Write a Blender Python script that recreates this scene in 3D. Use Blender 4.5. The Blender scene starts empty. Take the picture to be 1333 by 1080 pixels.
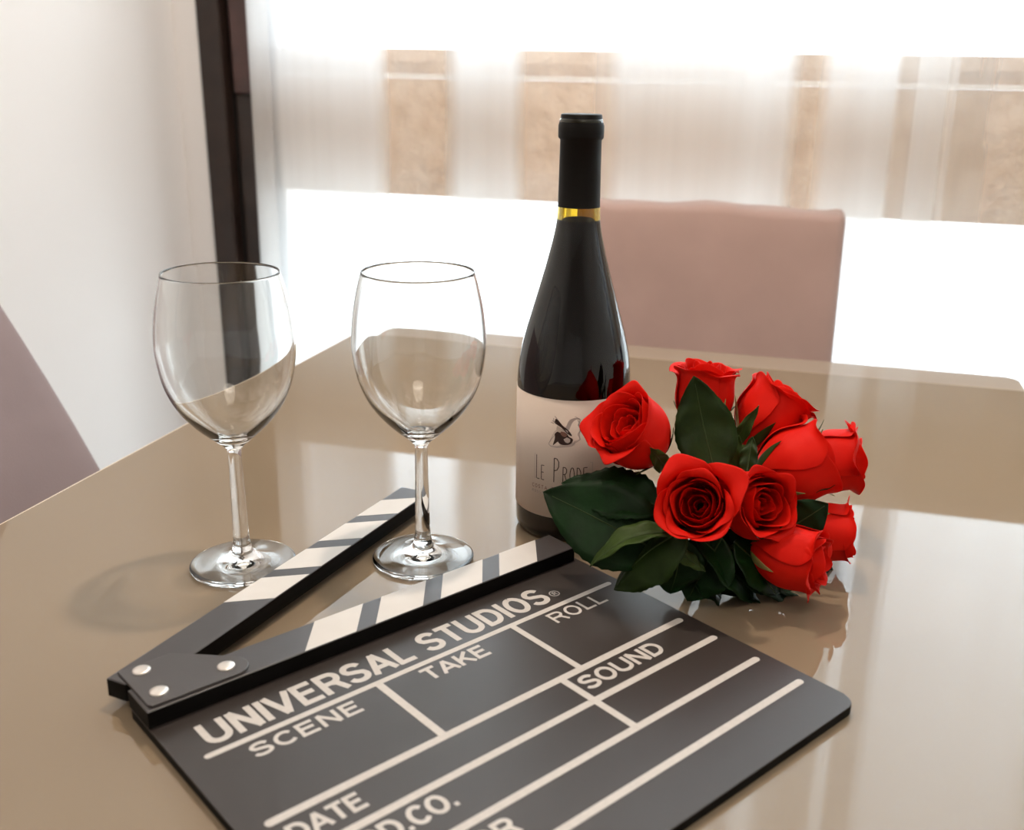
import bpy, bmesh, math, random
from mathutils import Vector, Matrix
random.seed(7)
S = bpy.context.scene
COL = S.collection
PI = math.pi
T0 = 0.75                                   # height of the table top
TH = math.radians(14.8)
CT, ST = math.cos(TH), math.sin(TH)

# ---------------------------------------------------------------- camera, world, light, exposure
def room(x, y, z=0.0):
    """survey axes (camera plumb line = origin, y = view heading) -> room axes (x along the window wall)"""
    return Vector((x * CT - y * ST, x * ST + y * CT, z + T0))

def room_dir(x, y, z):
    return Vector((x * CT - y * ST, x * ST + y * CT, z))

PITCH, ROLL, HC = 0.31843, -0.01863, 0.32653
fwd = Vector((0, math.cos(PITCH), -math.sin(PITCH)))
rgt = Vector((1, 0, 0))
dwn = fwd.cross(rgt)
rg2 = math.cos(ROLL) * rgt + math.sin(ROLL) * dwn
dn2 = -math.sin(ROLL) * rgt + math.cos(ROLL) * dwn
RG, DN, FW = room_dir(*rg2), room_dir(*dn2), room_dir(*fwd)
cam = bpy.data.cameras.new('camera')
cam_o = bpy.data.objects.new('camera', cam)
COL.objects.link(cam_o)
UP, BK = -DN, -FW
cam_o.matrix_world = Matrix(((RG.x, UP.x, BK.x, 0), (RG.y, UP.y, BK.y, 0), (RG.z, UP.z, BK.z, T0 + HC), (0, 0, 0, 1)))
cam.sensor_width = 36
cam.lens = 1329 / 1333 * 36
cam.shift_x = -32.3 / 1333
cam.shift_y = -6.7 / 1333
cam.clip_start = 0.02
cam.dof.use_dof = True
cam.dof.focus_distance = 0.70
cam.dof.aperture_fstop = 7.5
S.camera = cam_o

W = bpy.data.worlds.new('overcast_sky')
S.world = W
W.use_nodes = True
bg = W.node_tree.nodes['Background']
bg.inputs[0].default_value = (0.84, 0.925, 1.0, 1)
bg.inputs[1].default_value = 4.7
S.view_settings.view_transform = 'Standard'
S.view_settings.look = 'None'
S.view_settings.gamma = 1
S.view_settings.exposure = 0.43
S.view_settings.use_curve_mapping = False
S.cycles.max_bounces = 16
S.cycles.transmission_bounces = 14
S.cycles.glossy_bounces = 6
S.cycles.diffuse_bounces = 4
S.cycles.transparent_max_bounces = 24
S.cycles.sample_clamp_indirect = 8
S.cycles.use_denoising = True
S.cycles.blur_glossy = 0.3

def lamp(name, kind, loc, energy, color, size=0.1, rot=None, size_y=None):
    l = bpy.data.lights.new(name, kind)
    l.energy = energy
    l.color = color
    if kind == 'AREA':
        l.size = size
        if size_y:
            l.shape = 'RECTANGLE'; l.size_y = size_y
        else:
            l.shape = 'DISK'
    else:
        l.shadow_soft_size = size
    o = bpy.data.objects.new(name, l)
    o.location = loc
    if rot: o.rotation_euler = rot
    COL.objects.link(o)
    return o
portal = lamp('window_portal', 'AREA', (0.45, 1.93, 1.2), 1, (1, 1, 1), 3.0, (-PI / 2, 0, 0), 2.5)
portal.data.cycles.is_portal = True
pend = lamp('pendant_bulb', 'POINT', (-0.22, 0.77, T0 + 0.93), 11.0, (1.0, 0.84, 0.70), 0.022)
pend.data.cycles.is_caustics_light = True
fill_l = lamp('room_fill', 'AREA', (0.4, -0.6, 2.5), 8, (1.0, 0.88, 0.76), 0.8)  # unseen soft fill added to brighten the interior, no actual fixture

# ---------------------------------------------------------------- materials
def N(nt, t, **kw):
    n = nt.nodes.new(t)
    for k, v in kw.items(): setattr(n, k, v)
    return n

def mat(name, color=(0.8, 0.8, 0.8), rough=0.5, metal=0.0, noise=None, bump=None, **inp):
    """Principled material with optional colour noise (scale, dark factor) and bump (scale, strength, distance)"""
    m = bpy.data.materials.new(name)
    m.use_nodes = True
    nt = m.node_tree
    b = nt.nodes['Principled BSDF']
    b.inputs['Base Color'].default_value = (*color, 1)
    b.inputs['Roughness'].default_value = rough
    b.inputs['Metallic'].default_value = metal
    for k, v in inp.items():
        b.inputs[k.replace('_', ' ')].default_value = v
    tc = N(nt, 'ShaderNodeTexCoord')
    if noise:
        sc, amt = noise[0], noise[1]
        nz = N(nt, 'ShaderNodeTexNoise'); nz.inputs['Scale'].default_value = sc; nz.inputs['Detail'].default_value = 5
        nt.links.new(tc.outputs['Object'], nz.inputs['Vector'])
        mx = N(nt, 'ShaderNodeMix', data_type='RGBA')
        c2 = noise[2] if len(noise) > 2 else tuple(c * (1 - amt) for c in color)
        mx.inputs[6].default_value = (*color, 1); mx.inputs[7].default_value = (*c2, 1)
        rp = N(nt, 'ShaderNodeMapRange')
        rp.inputs[1].default_value = 0.35; rp.inputs[2].default_value = 0.65
        nt.links.new(nz.outputs[0], rp.inputs[0])
        nt.links.new(rp.outputs[0], mx.inputs[0])
        nt.links.new(mx.outputs[2], b.inputs['Base Color'])
    if bump:
        nz = N(nt, 'ShaderNodeTexNoise'); nz.inputs['Scale'].default_value = bump[0]; nz.inputs['Detail'].default_value = 6
        nt.links.new(tc.outputs['Object'], nz.inputs['Vector'])
        bp = N(nt, 'ShaderNodeBump'); bp.inputs['Strength'].default_value = bump[1]; bp.inputs['Distance'].default_value = bump[2]
        nt.links.new(nz.outputs[0], bp.inputs['Height'])
        nt.links.new(bp.outputs[0], b.inputs['Normal'])
    return m

M = {}
M['plaster'] = mat('white_plaster', (0.95, 0.92, 0.90), 0.85, bump=(60, 0.05, 0.002))
M['ceil'] = mat('ceiling_paint', (0.85, 0.83, 0.80), 0.9)
M['floor'] = mat('floor_tile', (0.34, 0.28, 0.22), 0.35, noise=(3, 0.15))
M['paving'] = mat('pale_paving', (0.80, 0.79, 0.76), 0.9, noise=(6, 0.1))
M['brown'] = mat('dark_brown_wood', (0.030, 0.016, 0.011), 0.45, noise=(25, 0.35), bump=(80, 0.1, 0.001))
M['maroon'] = mat('maroon_brown_wood', (0.085, 0.040, 0.034), 0.45, noise=(25, 0.3))
M['black'] = mat('black_gap', (0.006, 0.005, 0.005), 0.8)
M['stone'] = mat('rough_sandstone', (0.84, 0.66, 0.50), 0.95, noise=(26, 0.0, (0.70, 0.51, 0.355)), bump=(45, 0.9, 0.012))
M['stone2'] = mat('pale_sandstone', (0.85, 0.68, 0.53), 0.95, noise=(22, 0.0, (0.73, 0.54, 0.39)), bump=(40, 0.9, 0.012))
M['mortar'] = mat('pale_mortar', (0.86, 0.74, 0.58), 0.95)
M['slip'] = mat('mauve_slipcover', (0.54, 0.37, 0.32), 0.9, noise=(9, 0.10), bump=(700, 0.25, 0.0008), Sheen_Weight=0.3)
M['slip2'] = mat('mauve_grey_slipcover', (0.30, 0.225, 0.225), 0.9, noise=(9, 0.10), bump=(700, 0.25, 0.0008), Sheen_Weight=0.2)
M['legwood'] = mat('chair_leg_wood', (0.09, 0.05, 0.035), 0.5, noise=(30, 0.3))
M['tglass'] = mat('greige_back_painted_glass', (0.275, 0.205, 0.135), 0.7, Specular_IOR_Level=0.0, Coat_Weight=1.0, Coat_Roughness=0.012, Coat_IOR=1.45)
M['tedge_glint'] = mat('glass_edge_highlight', (0.90, 0.76, 0.58), 0.25)  # pale colour paints in the highlight along the glass bevel
M['leafglass'] = mat('greige_leaf_panel', (0.36, 0.27, 0.19), 0.6, Coat_Weight=0.8, Coat_Roughness=0.06)
M['tframe'] = mat('taupe_lacquer', (0.40, 0.33, 0.27), 0.35, Coat_Weight=0.6, Coat_Roughness=0.08)
M['tmetal'] = mat('brushed_steel', (0.5, 0.5, 0.5), 0.3, 1.0)
M['board'] = mat('black_board', (0.038, 0.029, 0.025), 0.40, bump=(260, 0.06, 0.0005), Specular_IOR_Level=0.5)
M['stick'] = mat('black_painted_wood', (0.040, 0.033, 0.032), 0.42, bump=(200, 0.08, 0.0005), Specular_IOR_Level=0.75)
M['side'] = mat('matt_black_edge', (0.004, 0.0035, 0.003), 0.6, Specular_IOR_Level=0.1)
M['stripe'] = mat('cream_paint', (0.70, 0.655, 0.605), 0.5, noise=(40, 0.06))
M['letter'] = mat('chalk_white_print', (0.64, 0.585, 0.535), 0.55, noise=(300, 0.07))
M['plate'] = mat('black_coated_plate', (0.048, 0.040, 0.038), 0.38, bump=(400, 0.08, 0.0004), Specular_IOR_Level=0.8)
M['rivet'] = mat('nickel_rivet', (0.80, 0.74, 0.68), 0.33, 1.0, bump=(500, 0.2, 0.0004))
M['capsule'] = mat('black_foil', (0.008, 0.0065, 0.005), 0.5, bump=(120, 0.1, 0.0006), Specular_IOR_Level=0.12)
M['wine'] = mat('red_wine', (0.006, 0.0008, 0.0014), 0.3, Specular_IOR_Level=0.0)
M['paper'] = mat('cream_label_paper', (0.68, 0.56, 0.47), 0.75, noise=(20, 0.05), bump=(500, 0.08, 0.0003))
M['ink'] = mat('dark_brown_ink', (0.045, 0.022, 0.018), 0.7)
M['inkmid'] = mat('russet_ink', (0.26, 0.12, 0.09), 0.7)
M['inkpale'] = mat('pale_grey_ink', (0.44, 0.36, 0.33), 0.7)
M['wash'] = mat('grey_ink_wash', (0.60, 0.50, 0.45), 0.75)

def glass_mat(name, color=(1, 1, 1), ior=1.5, rough=0.0):
    m = bpy.data.materials.new(name); m.use_nodes = True
    nt = m.node_tree; nt.nodes.clear()
    o = N(nt, 'ShaderNodeOutputMaterial'); g = N(nt, 'ShaderNodeBsdfGlass')
    g.inputs['Color'].default_value = (*color, 1); g.inputs['IOR'].default_value = ior; g.inputs['Roughness'].default_value = rough
    nt.links.new(g.outputs[0], o.inputs[0])
    return m
M['glass'] = glass_mat('clear_glass', (0.985, 0.985, 0.98), 1.47)
M['bglass'] = mat('olive_bottle_glass', (0.60, 0.46, 0.10), 0.0, Transmission_Weight=1.0, IOR=1.5)

def pane_mat():
    m = bpy.data.materials.new('window_glass'); m.use_nodes = True
    nt = m.node_tree; nt.nodes.clear()
    o = N(nt, 'ShaderNodeOutputMaterial'); t = N(nt, 'ShaderNodeBsdfTransparent'); g = N(nt, 'ShaderNodeBsdfGlossy')
    g.inputs['Roughness'].default_value = 0.02
    t.inputs['Color'].default_value = (0.96, 0.98, 0.98, 1)
    f = N(nt, 'ShaderNodeFresnel'); f.inputs['IOR'].default_value = 1.45
    mx = N(nt, 'ShaderNodeMixShader')
    nt.links.new(f.outputs[0], mx.inputs[0]); nt.links.new(t.outputs[0], mx.inputs[1]); nt.links.new(g.outputs[0], mx.inputs[2])
    nt.links.new(mx.outputs[0], o.inputs[0])
    return m
M['pane'] = pane_mat()

CY1, CY2 = 1.548, 1.530
def sheer_mat(name, stops, x0, x1, tint=(0.95, 0.95, 0.95), k=CY1 / 1.64):
    stops = [(a * k, b) for a, b in stops]; x0 *= k; x1 *= k
    return sheer_mat_(name, stops, x0, x1, tint)

def sheer_mat_(name, stops, x0, x1, tint):
    """sheer cloth: the weave density varies across its width (stops: room x, openness 0..1)"""
    m = bpy.data.materials.new(name); m.use_nodes = True
    nt = m.node_tree; nt.nodes.clear()
    L = nt.links.new
    o = N(nt, 'ShaderNodeOutputMaterial')
    tc = N(nt, 'ShaderNodeTexCoord'); sx = N(nt, 'ShaderNodeSeparateXYZ'); L(tc.outputs['Object'], sx.inputs[0])
    mr = N(nt, 'ShaderNodeMapRange'); mr.inputs[1].default_value = x0; mr.inputs[2].default_value = x1
    wob = N(nt, 'ShaderNodeTexNoise'); wob.inputs['Scale'].default_value = 3.0
    L(tc.outputs['Object'], wob.inputs['Vector'])
    wm = N(nt, 'ShaderNodeMath', operation='MULTIPLY_ADD'); wm.inputs[1].default_value = 0.02; wm.inputs[2].default_value = -0.01
    L(wob.outputs[0], wm.inputs[0])
    ad = N(nt, 'ShaderNodeMath', operation='ADD'); L(sx.outputs[0], ad.inputs[0]); L(wm.outputs[0], ad.inputs[1])
    L(ad.outputs[0], mr.inputs[0])
    cr = N(nt, 'ShaderNodeValToRGB'); L(mr.outputs[0], cr.inputs[0])
    el = cr.color_ramp.elements
    pts = [((x - x0) / (x1 - x0), v) for x, v in stops]
    el[0].position = pts[0][0]; el[0].color = (pts[0][1],) * 3 + (1,)
    el[1].position = pts[-1][0]; el[1].color = (pts[-1][1],) * 3 + (1,)
    for p, v in pts[1:-1]:
        e = el.new(p); e.color = (v, v, v, 1)
    # fine streaks of the weave
    mp = N(nt, 'ShaderNodeMapping'); mp.inputs['Scale'].default_value = (22, 1, 0.8); L(tc.outputs['Object'], mp.inputs[0])
    nz = N(nt, 'ShaderNodeTexNoise'); nz.inputs['Scale'].default_value = 1.0; nz.inputs['Detail'].default_value = 3; L(mp.outputs[0], nz.inputs['Vector'])
    ns = N(nt, 'ShaderNodeMath', operation='MULTIPLY_ADD'); ns.inputs[1].default_value = 0.28; ns.inputs[2].default_value = -0.14; L(nz.outputs[0], ns.inputs[0])
    a2 = N(nt, 'ShaderNodeMath', operation='ADD', use_clamp=True); L(cr.outputs[0], a2.inputs[0]); L(ns.outputs[0], a2.inputs[1])
    tr = N(nt, 'ShaderNodeBsdfTransparent'); tl = N(nt, 'ShaderNodeBsdfTranslucent'); df = N(nt, 'ShaderNodeBsdfDiffuse')
    tl.inputs[0].default_value = (*tint, 1); df.inputs[0].default_value = (*tint, 1)
    cl = N(nt, 'ShaderNodeMixShader'); cl.inputs[0].default_value = 0.30; L(tl.outputs[0], cl.inputs[1]); L(df.outputs[0], cl.inputs[2])
    mx = N(nt, 'ShaderNodeMixShader'); L(a2.outputs[0], mx.inputs[0]); L(cl.outputs[0], mx.inputs[1]); L(tr.outputs[0], mx.inputs[2])
    L(mx.outputs[0], o.inputs[0])
    return m

def petal_mat(name, base, edge):
    m = bpy.data.materials.new(name); m.use_nodes = True
    nt = m.node_tree; L = nt.links.new
    b = nt.nodes['Principled BSDF']; o = nt.nodes['Material Output']
    b.inputs['Roughness'].default_value = 0.55
    b.inputs['Specular IOR Level'].default_value = 0.12
    tc = N(nt, 'ShaderNodeTexCoord')
    nz = N(nt, 'ShaderNodeTexNoise'); nz.inputs['Scale'].default_value = 90; nz.inputs['Detail'].default_value = 3
    L(tc.outputs['Object'], nz.inputs['Vector'])
    mx = N(nt, 'ShaderNodeMix', data_type='RGBA'); mx.inputs[6].default_value = (*base, 1); mx.inputs[7].default_value = (*edge, 1)
    L(nz.outputs[0], mx.inputs[0]); L(mx.outputs[2], b.inputs['Base Color'])
    bp = N(nt, 'ShaderNodeBump'); bp.inputs['Strength'].default_value = 0.25; bp.inputs['Distance'].default_value = 0.0008
    L(nz.outputs[0], bp.inputs['Height']); L(bp.outputs[0], b.inputs['Normal'])
    tl = N(nt, 'ShaderNodeBsdfTranslucent'); L(mx.outputs[2], tl.inputs[0])
    ms = N(nt, 'ShaderNodeMixShader'); ms.inputs[0].default_value = 0.22
    L(b.outputs[0], ms.inputs[1]); L(tl.outputs[0], ms.inputs[2]); L(ms.outputs[0], o.inputs[0])
    return m
M['petal'] = petal_mat('red_rose_petal', (0.80, 0.006, 0.003), (0.93, 0.022, 0.008))

def leaf_mat(name, c1, c2, rough=0.5):
    m = mat(name, c1, rough, noise=(60, 0, c2), bump=(140, 0.3, 0.001), Specular_IOR_Level=0.15)
    return m
M['leaf_dark'] = leaf_mat('dark_green_leaf', (0.005, 0.026, 0.004), (0.003, 0.014, 0.002))
M['leaf_mid'] = leaf_mat('green_leaf', (0.017, 0.034, 0.004), (0.009, 0.021, 0.002))
M['leaf_olive'] = leaf_mat('olive_leaf_underside', (0.045, 0.075, 0.014), (0.025, 0.045, 0.009))
M['vein'] = mat('leaf_vein', (0.035, 0.055, 0.015), 0.6, Specular_IOR_Level=0.2)
M['stem'] = mat('green_stem', (0.10, 0.16, 0.03), 0.5, noise=(80, 0.4))
M['sepal'] = mat('pale_green_sepal', (0.28, 0.34, 0.09), 0.5, noise=(90, 0, (0.42, 0.25, 0.10)))

# ---------------------------------------------------------------- mesh helpers
def link(name, me, m, parent=None, smooth=False):
    o = bpy.data.objects.new(name, me)
    COL.objects.link(o)
    if m is not None:
        for mm in (m if isinstance(m, (list, tuple)) else [m]): me.materials.append(mm)
    if smooth:
        for p in me.polygons: p.use_smooth = True
    if parent: o.parent = parent
    return o

def from_bm(name, bm, m, parent=None, smooth=False):
    me = bpy.data.meshes.new(name)
    bmesh.ops.recalc_face_normals(bm, faces=bm.faces)
    bm.to_mesh(me); bm.free()
    return link(name, me, m, parent, smooth)

def pydata(name, v, f, m, parent=None, smooth=False):
    me = bpy.data.meshes.new(name)
    me.from_pydata([tuple(p) for p in v], [], f)
    me.update()
    return link(name, me, m, parent, smooth)

def box(bm, x0, x1, y0, y1, z0, z1, bevel=0.0, seg=2):
    vs = [bm.verts.new((x, y, z)) for z in (z0, z1) for (x, y) in ((x0, y0), (x1, y0), (x1, y1), (x0, y1))]
    fs = [(0, 3, 2, 1), (4, 5, 6, 7), (0, 1, 5, 4), (1, 2, 6, 5), (2, 3, 7, 6), (3, 0, 4, 7)]
    fc = [bm.faces.new([vs[i] for i in f]) for f in fs]
    if bevel:
        ed = list({e for f in fc for e in f.edges})
        bmesh.ops.bevel(bm, geom=ed, offset=bevel, segments=seg, profile=0.5, affect='EDGES')

def box_obj(name, b, m, parent=None, bevel=0.0, seg=2, smooth=False):
    bm = bmesh.new(); box(bm, *b, bevel=bevel, seg=seg)
    return from_bm(name, bm, m, parent, smooth)

def prism(name, pts, z0, z1, m, parent=None, bevel=0.0, side=None):
    """extruded polygon; side: material of the side faces"""
    bm = bmesh.new()
    lo = [bm.verts.new((x, y, z0)) for x, y in pts]; hi = [bm.verts.new((x, y, z1)) for x, y in pts]
    n = len(pts)
    bm.faces.new(hi); bm.faces.new(lo[::-1])
    for i in range(n):
        f = bm.faces.new((lo[i], lo[(i + 1) % n], hi[(i + 1) % n], hi[i]))
        f.material_index = 1 if side else 0
    if bevel:
        ed = [e for e in bm.edges if all(v.co.z > (z0 + z1) / 2 for v in e.verts)]
        bmesh.ops.bevel(bm, geom=ed, offset=bevel, segments=2, profile=0.5, affect='EDGES')
    return from_bm(name, bm, [m, side] if side else m, parent)

def round_rect(x0, x1, y0, y1, r, n=6):
    if not isinstance(r, (list, tuple)): r = [r] * 4
    out = []
    for (cx, cy, a0, rr) in ((x1, y1, 0, r[0]), (x0, y1, 90, r[1]), (x0, y0, 180, r[2]), (x1, y0, 270, r[3])):
        sx = -1 if cx == x1 else 1; sy = -1 if cy == y1 else 1
        for i in range(n + 1):
            a = math.radians(a0 + 90 * i / n)
            out.append((cx + sx * rr + rr * math.cos(a), cy + sy * rr + rr * math.sin(a)))
    return out

def lathe(name, prof, m, parent=None, seg=96, smooth=True, cap0=False, cap1=False, mats=None):
    v, f = [], []
    for r, z in prof:
        for k in range(seg):
            a = 2 * PI * k / seg
            v.append((r * math.cos(a), r * math.sin(a), z))
    n = len(prof)
    for i in range(n - 1):
        for k in range(seg):
            k2 = (k + 1) % seg
            f.append((i * seg + k, i * seg + k2, (i + 1) * seg + k2, (i + 1) * seg + k))
    if cap0: f.append(tuple(range(seg))[::-1])
    if cap1: f.append(tuple((n - 1) * seg + k for k in range(seg)))
    return pydata(name, v, f, m, parent, smooth)

def spline(pts, sub=6):
    """Catmull-Rom through 2-D or 3-D points"""
    P = [Vector(p) for p in pts]
    out = []
    for i in range(len(P) - 1):
        p0 = P[max(i - 1, 0)]; p1 = P[i]; p2 = P[i + 1]; p3 = P[min(i + 2, len(P) - 1)]
        for k in range(sub):
            t = k / sub
            out.append(0.5 * ((2 * p1) + (p2 - p0) * t + (2 * p0 - 5 * p1 + 4 * p2 - p3) * t * t + (3 * p1 - p0 - 3 * p2 + p3) * t ** 3))
    out.append(P[-1])
    return out

def tube(name, pts, rad, m, parent=None, seg=10, M_inv=None):
    P = [Vector(p) for p in pts]
    n = len(P)
    v, f = [], []
    up = Vector((0, 0, 1))
    for i, p in enumerate(P):
        t = (P[min(i + 1, n - 1)] - P[max(i - 1, 0)]).normalized()
        s = t.cross(up)
        if s.length < 1e-3: s = t.cross(Vector((1, 0, 0)))
        s.normalize(); u = s.cross(t)
        r = rad(i / (n - 1)) if callable(rad) else rad
        for k in range(seg):
            a = 2 * PI * k / seg
            q = p + s * (r * math.cos(a)) + u * (r * math.sin(a))
            v.append(M_inv @ q if M_inv else q)
    for i in range(n - 1):
        for k in range(seg):
            k2 = (k + 1) % seg
            f.append((i * seg + k, (i + 1) * seg + k, (i + 1) * seg + k2, i * seg + k2))
    f.append(tuple(range(seg))); f.append(tuple((n - 1) * seg + k for k in range(seg))[::-1])
    return pydata(name, v, f, m, parent, True)

def empty(name, loc=(0, 0, 0), rotz=0.0, mtx=None):
    o = bpy.data.objects.new(name, None)
    COL.objects.link(o)
    o.empty_display_size = 0.02
    if mtx is not None: o.matrix_world = mtx
    else:
        o.location = loc; o.rotation_euler = (0, 0, rotz)
    return o

def tag(o, label=None, cat=None, group=None, kind=None):
    if label: o['label'] = label
    if cat: o['category'] = cat
    if group: o['group'] = group
    if kind: o['kind'] = kind
    return o

def struct(o):
    o['kind'] = 'structure'; return o

# ---------------------------------------------------------------- room shell
XL, XR, YB, YF, ZC = -1.07, 2.6, -4.2, 1.64, 2.55
struct(box_obj('floor', (XL - 0.1, XR + 0.1, YB - 0.1, YF + 0.36, -0.1, 0.0), M['floor']))
struct(box_obj('ceiling', (XL - 0.1, XR + 0.1, YB - 0.1, YF + 0.36, ZC, ZC + 0.1), M['ceil']))
struct(box_obj('wall_left', (XL - 0.12, XL, YB, YF + 0.36, 0.0, ZC), M['plaster']))
struct(box_obj('wall_right', (XR, XR + 0.12, YB, YF + 0.36, 0.0, ZC), M['plaster']))
struct(box_obj('wall_back', (XL, XR, YB - 0.12, YB, 0.0, ZC), M['plaster']))
struct(box_obj('wall_window', (XL, XR, YF + 0.1, YF + 0.34, 2.42, ZC), M['plaster']))
struct(box_obj('terrace_ground', (-8, 9, YF + 0.36, 14, -0.12, -0.02), M['paving']))
struct(box_obj('baseboard_left', (XL, XL + 0.012, YB, YF - 0.05, 0.0, 0.08), M['brown'], bevel=0.002))

# window: dark brown side post, black gap, maroon sash, head rail and the panes above and below the stone band
win = struct(empty('window_1', (0, 0, 0)))
box_obj('frame_post', (-1.020, -0.977, 1.60, 1.72, 0.0, 2.42), M['brown'], win, 0.003)
box_obj('frame_gap', (-0.979, -0.966, 1.625, 1.70, 0.0, 2.42), M['black'], win)
box_obj('sash_stile', (-0.967, -0.925, 1.612, 1.70, 1.035, 2.42), M['maroon'], win, 0.003)
box_obj('sash_stile', (-0.967, -0.925, 1.617, 1.70, 0.0, 1.034), M['brown'], win, 0.003)
box_obj('jamb_filler', (XL, -1.0205, 1.61, 1.72, 0.0, 2.42), M['plaster'], win)
box_obj('head_rail', (-0.925, XR, 1.63, 1.70, 2.36, 2.42), M['brown'], win, 0.003)
BZ0, BZ1, BZ2 = T0 + 0.120, T0 + 0.317, T0 + 0.362
bm = bmesh.new(); box(bm, -0.944, XR, 1.795, 1.799, BZ2 + 0.004, 2.42)
from_bm('pane', bm, M['pane'], win)
bm = bmesh.new(); box(bm, -0.944, XR, 1.795, 1.799, 0.02, BZ0 - 0.004)
from_bm('pane', bm, M['pane'], win)

# sandstone band built of two courses of blocks
band = struct(empty('stone_wall', (0, 0, 0)))
def block(x0, x1, z0, z1, m):
    bm = bmesh.new()
    nx = max(2, int((x1 - x0) / 0.035)); nz = 2 if z1 - z0 < 0.07 else 4
    d = random.uniform(0, 0.006)
    y0, y1 = 1.680 + d, 1.80
    grid = [[bm.verts.new((x0 + (x1 - x0) * i / nx, y0 + (0.005 if i in (0, nx) or j in (0, nz) else random.uniform(-0.004, 0.002)), z0 + (z1 - z0) * j / nz)) for i in range(nx + 1)] for j in range(nz + 1)]
    for j in range(nz):
        for i in range(nx):
            bm.faces.new((grid[j][i], grid[j][i + 1], grid[j + 1][i + 1], grid[j + 1][i]))
    bk = [bm.verts.new(c) for c in ((x0, y1, z0), (x1, y1, z0), (x1, y1, z1), (x0, y1, z1))]
    bm.faces.new(bk[::-1])
    bm.faces.new([bk[0], bk[1]] + grid[0][::-1])
    bm.faces.new([bk[2], bk[3]] + grid[nz])
    bm.faces.new([bk[3], bk[0]] + [grid[j][0] for j in range(nz + 1)])
    bm.faces.new([bk[1], bk[2]] + [grid[j][nx] for j in range(nz, -1, -1)])
    return from_bm('stone', bm, m, band)
for (z0, z1, off, m) in ((BZ1 + 0.0045, BZ2, 0.0, 'stone2'), (BZ0, BZ1 - 0.002, 0.17, 'stone')):
    xx = -0.944
    first = True
    while xx < XR - 0.02:
        w = random.uniform(0.30, 0.42) if not (first and off) else 0.19
        x1 = min(xx + w, XR)
        block(xx, x1 - 0.0008, z0, z1, M[m])
        xx = x1; first = False
box_obj('mortar_bed', (-0.944, XR, 1.687, 1.795, BZ1 - 0.001, BZ1 + 0.004), M['mortar'], band)

# ---------------------------------------------------------------- curtains
def curtain(name, x0, x1, y, fold, m, label, hems):
    k = y / 1.64; x0 *= k; hems = [(a * k, b * k) for a, b in hems]
    if x1 < 1: x1 *= k
    root = empty(name, (0, 0, 0))
    tag(root, label, 'curtain', 'sheer curtains over the window')
    def sheet(nm, a, b, mm, dy, amp, par):
        nx = max(6, int((b - a) / 0.008)); nz = 24
        v, f = [], []
        for j in range(nz + 1):
            z = 0.015 + (2.34 - 0.015) * j / nz
            for i in range(nx + 1):
                x = a + (b - a) * i / nx
                yy = y + dy + amp * (math.sin(x * fold + 0.6 * math.sin(x * 3.1)) + 0.35 * math.sin(x * fold * 2.3 + 1.0 + z * 0.5)) 
                v.append((x + 0.004 * math.sin(z * 2.2 + x * 9), yy, z))
        for j in range(nz):
            for i in range(nx):
                a_ = j * (nx + 1) + i
                f.append((a_, a_ + 1, a_ + nx + 2, a_ + nx + 1))
        return pydata(nm, v, f, mm, par, True)
    sheet('sheer_cloth', x0, x1, m, 0, 0.008, root)
    for a, b in hems:
        sheet('hem', a, b, M['hem'], -0.0035, 0.008, root)
    return root
M['hem'] = sheer_mat('curtain_hem', [(-1.2, 0.42), (2.4, 0.42)], -1.2, 2.4, (0.90, 0.875, 0.85))
H = 0.16
st1 = [(-0.96, 0.45), (-0.92, 0.45), (-0.90, H), (-0.80, H - .02), (-0.725, H - .08), (-0.708, 0.35), (-0.693, 0.82), (-0.607, 0.82), (-0.592, 0.5), (-0.575, H - .10), (-0.525, H),
       (-0.485, H), (-0.462, 0.80), (-0.445, 0.82), (-0.36, 0.82), (-0.330, 0.66), (-0.305, H + .04), (-0.20, H), (-0.09, H - .08), (-0.052, H), (-0.035, 0.72), (-0.022, 0.80),
       (-0.008, 0.72), (0.012, H), (0.07, H - .08), (0.10, H - .05), (0.107, 0.62), (0.19, 0.62)]
M['sheer1'] = sheer_mat('sheer_voile', st1, -0.96, 0.19)
st2 = [(0.12, 0.75), (0.175, 0.75), (0.19, 0.72), (0.24, 0.80), (0.42, 0.80), (0.50, H), (0.72, H), (0.80, 0.9), (1.0, 0.9), (1.1, H), (1.6, H), (1.7, .8), (2.4, H)]
M['sheer2'] = sheer_mat('sheer_voile_loose', st2, 0.12, 2.4, k=CY2 / 1.64)
curtain('sheer_curtain', -0.955, 0.185, CY1, 19, M['sheer1'], 'wide white sheer curtain hanging from the brown window post past the bottle neck', [(-0.955, -0.918)])
curtain('sheer_curtain', 0.128, 2.38, CY2, 17, M['sheer2'], 'white sheer curtain with a dense vertical hem, right of the pink dining chair', [(0.128, 0.172)])
rod = tube('curtain_rod', [(-1.06, 1.539, 2.352), (2.39, 1.539, 2.352)], 0.010, M['tmetal'])
tag(rod, 'metal curtain rod high above the window', 'curtain rod')

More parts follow.
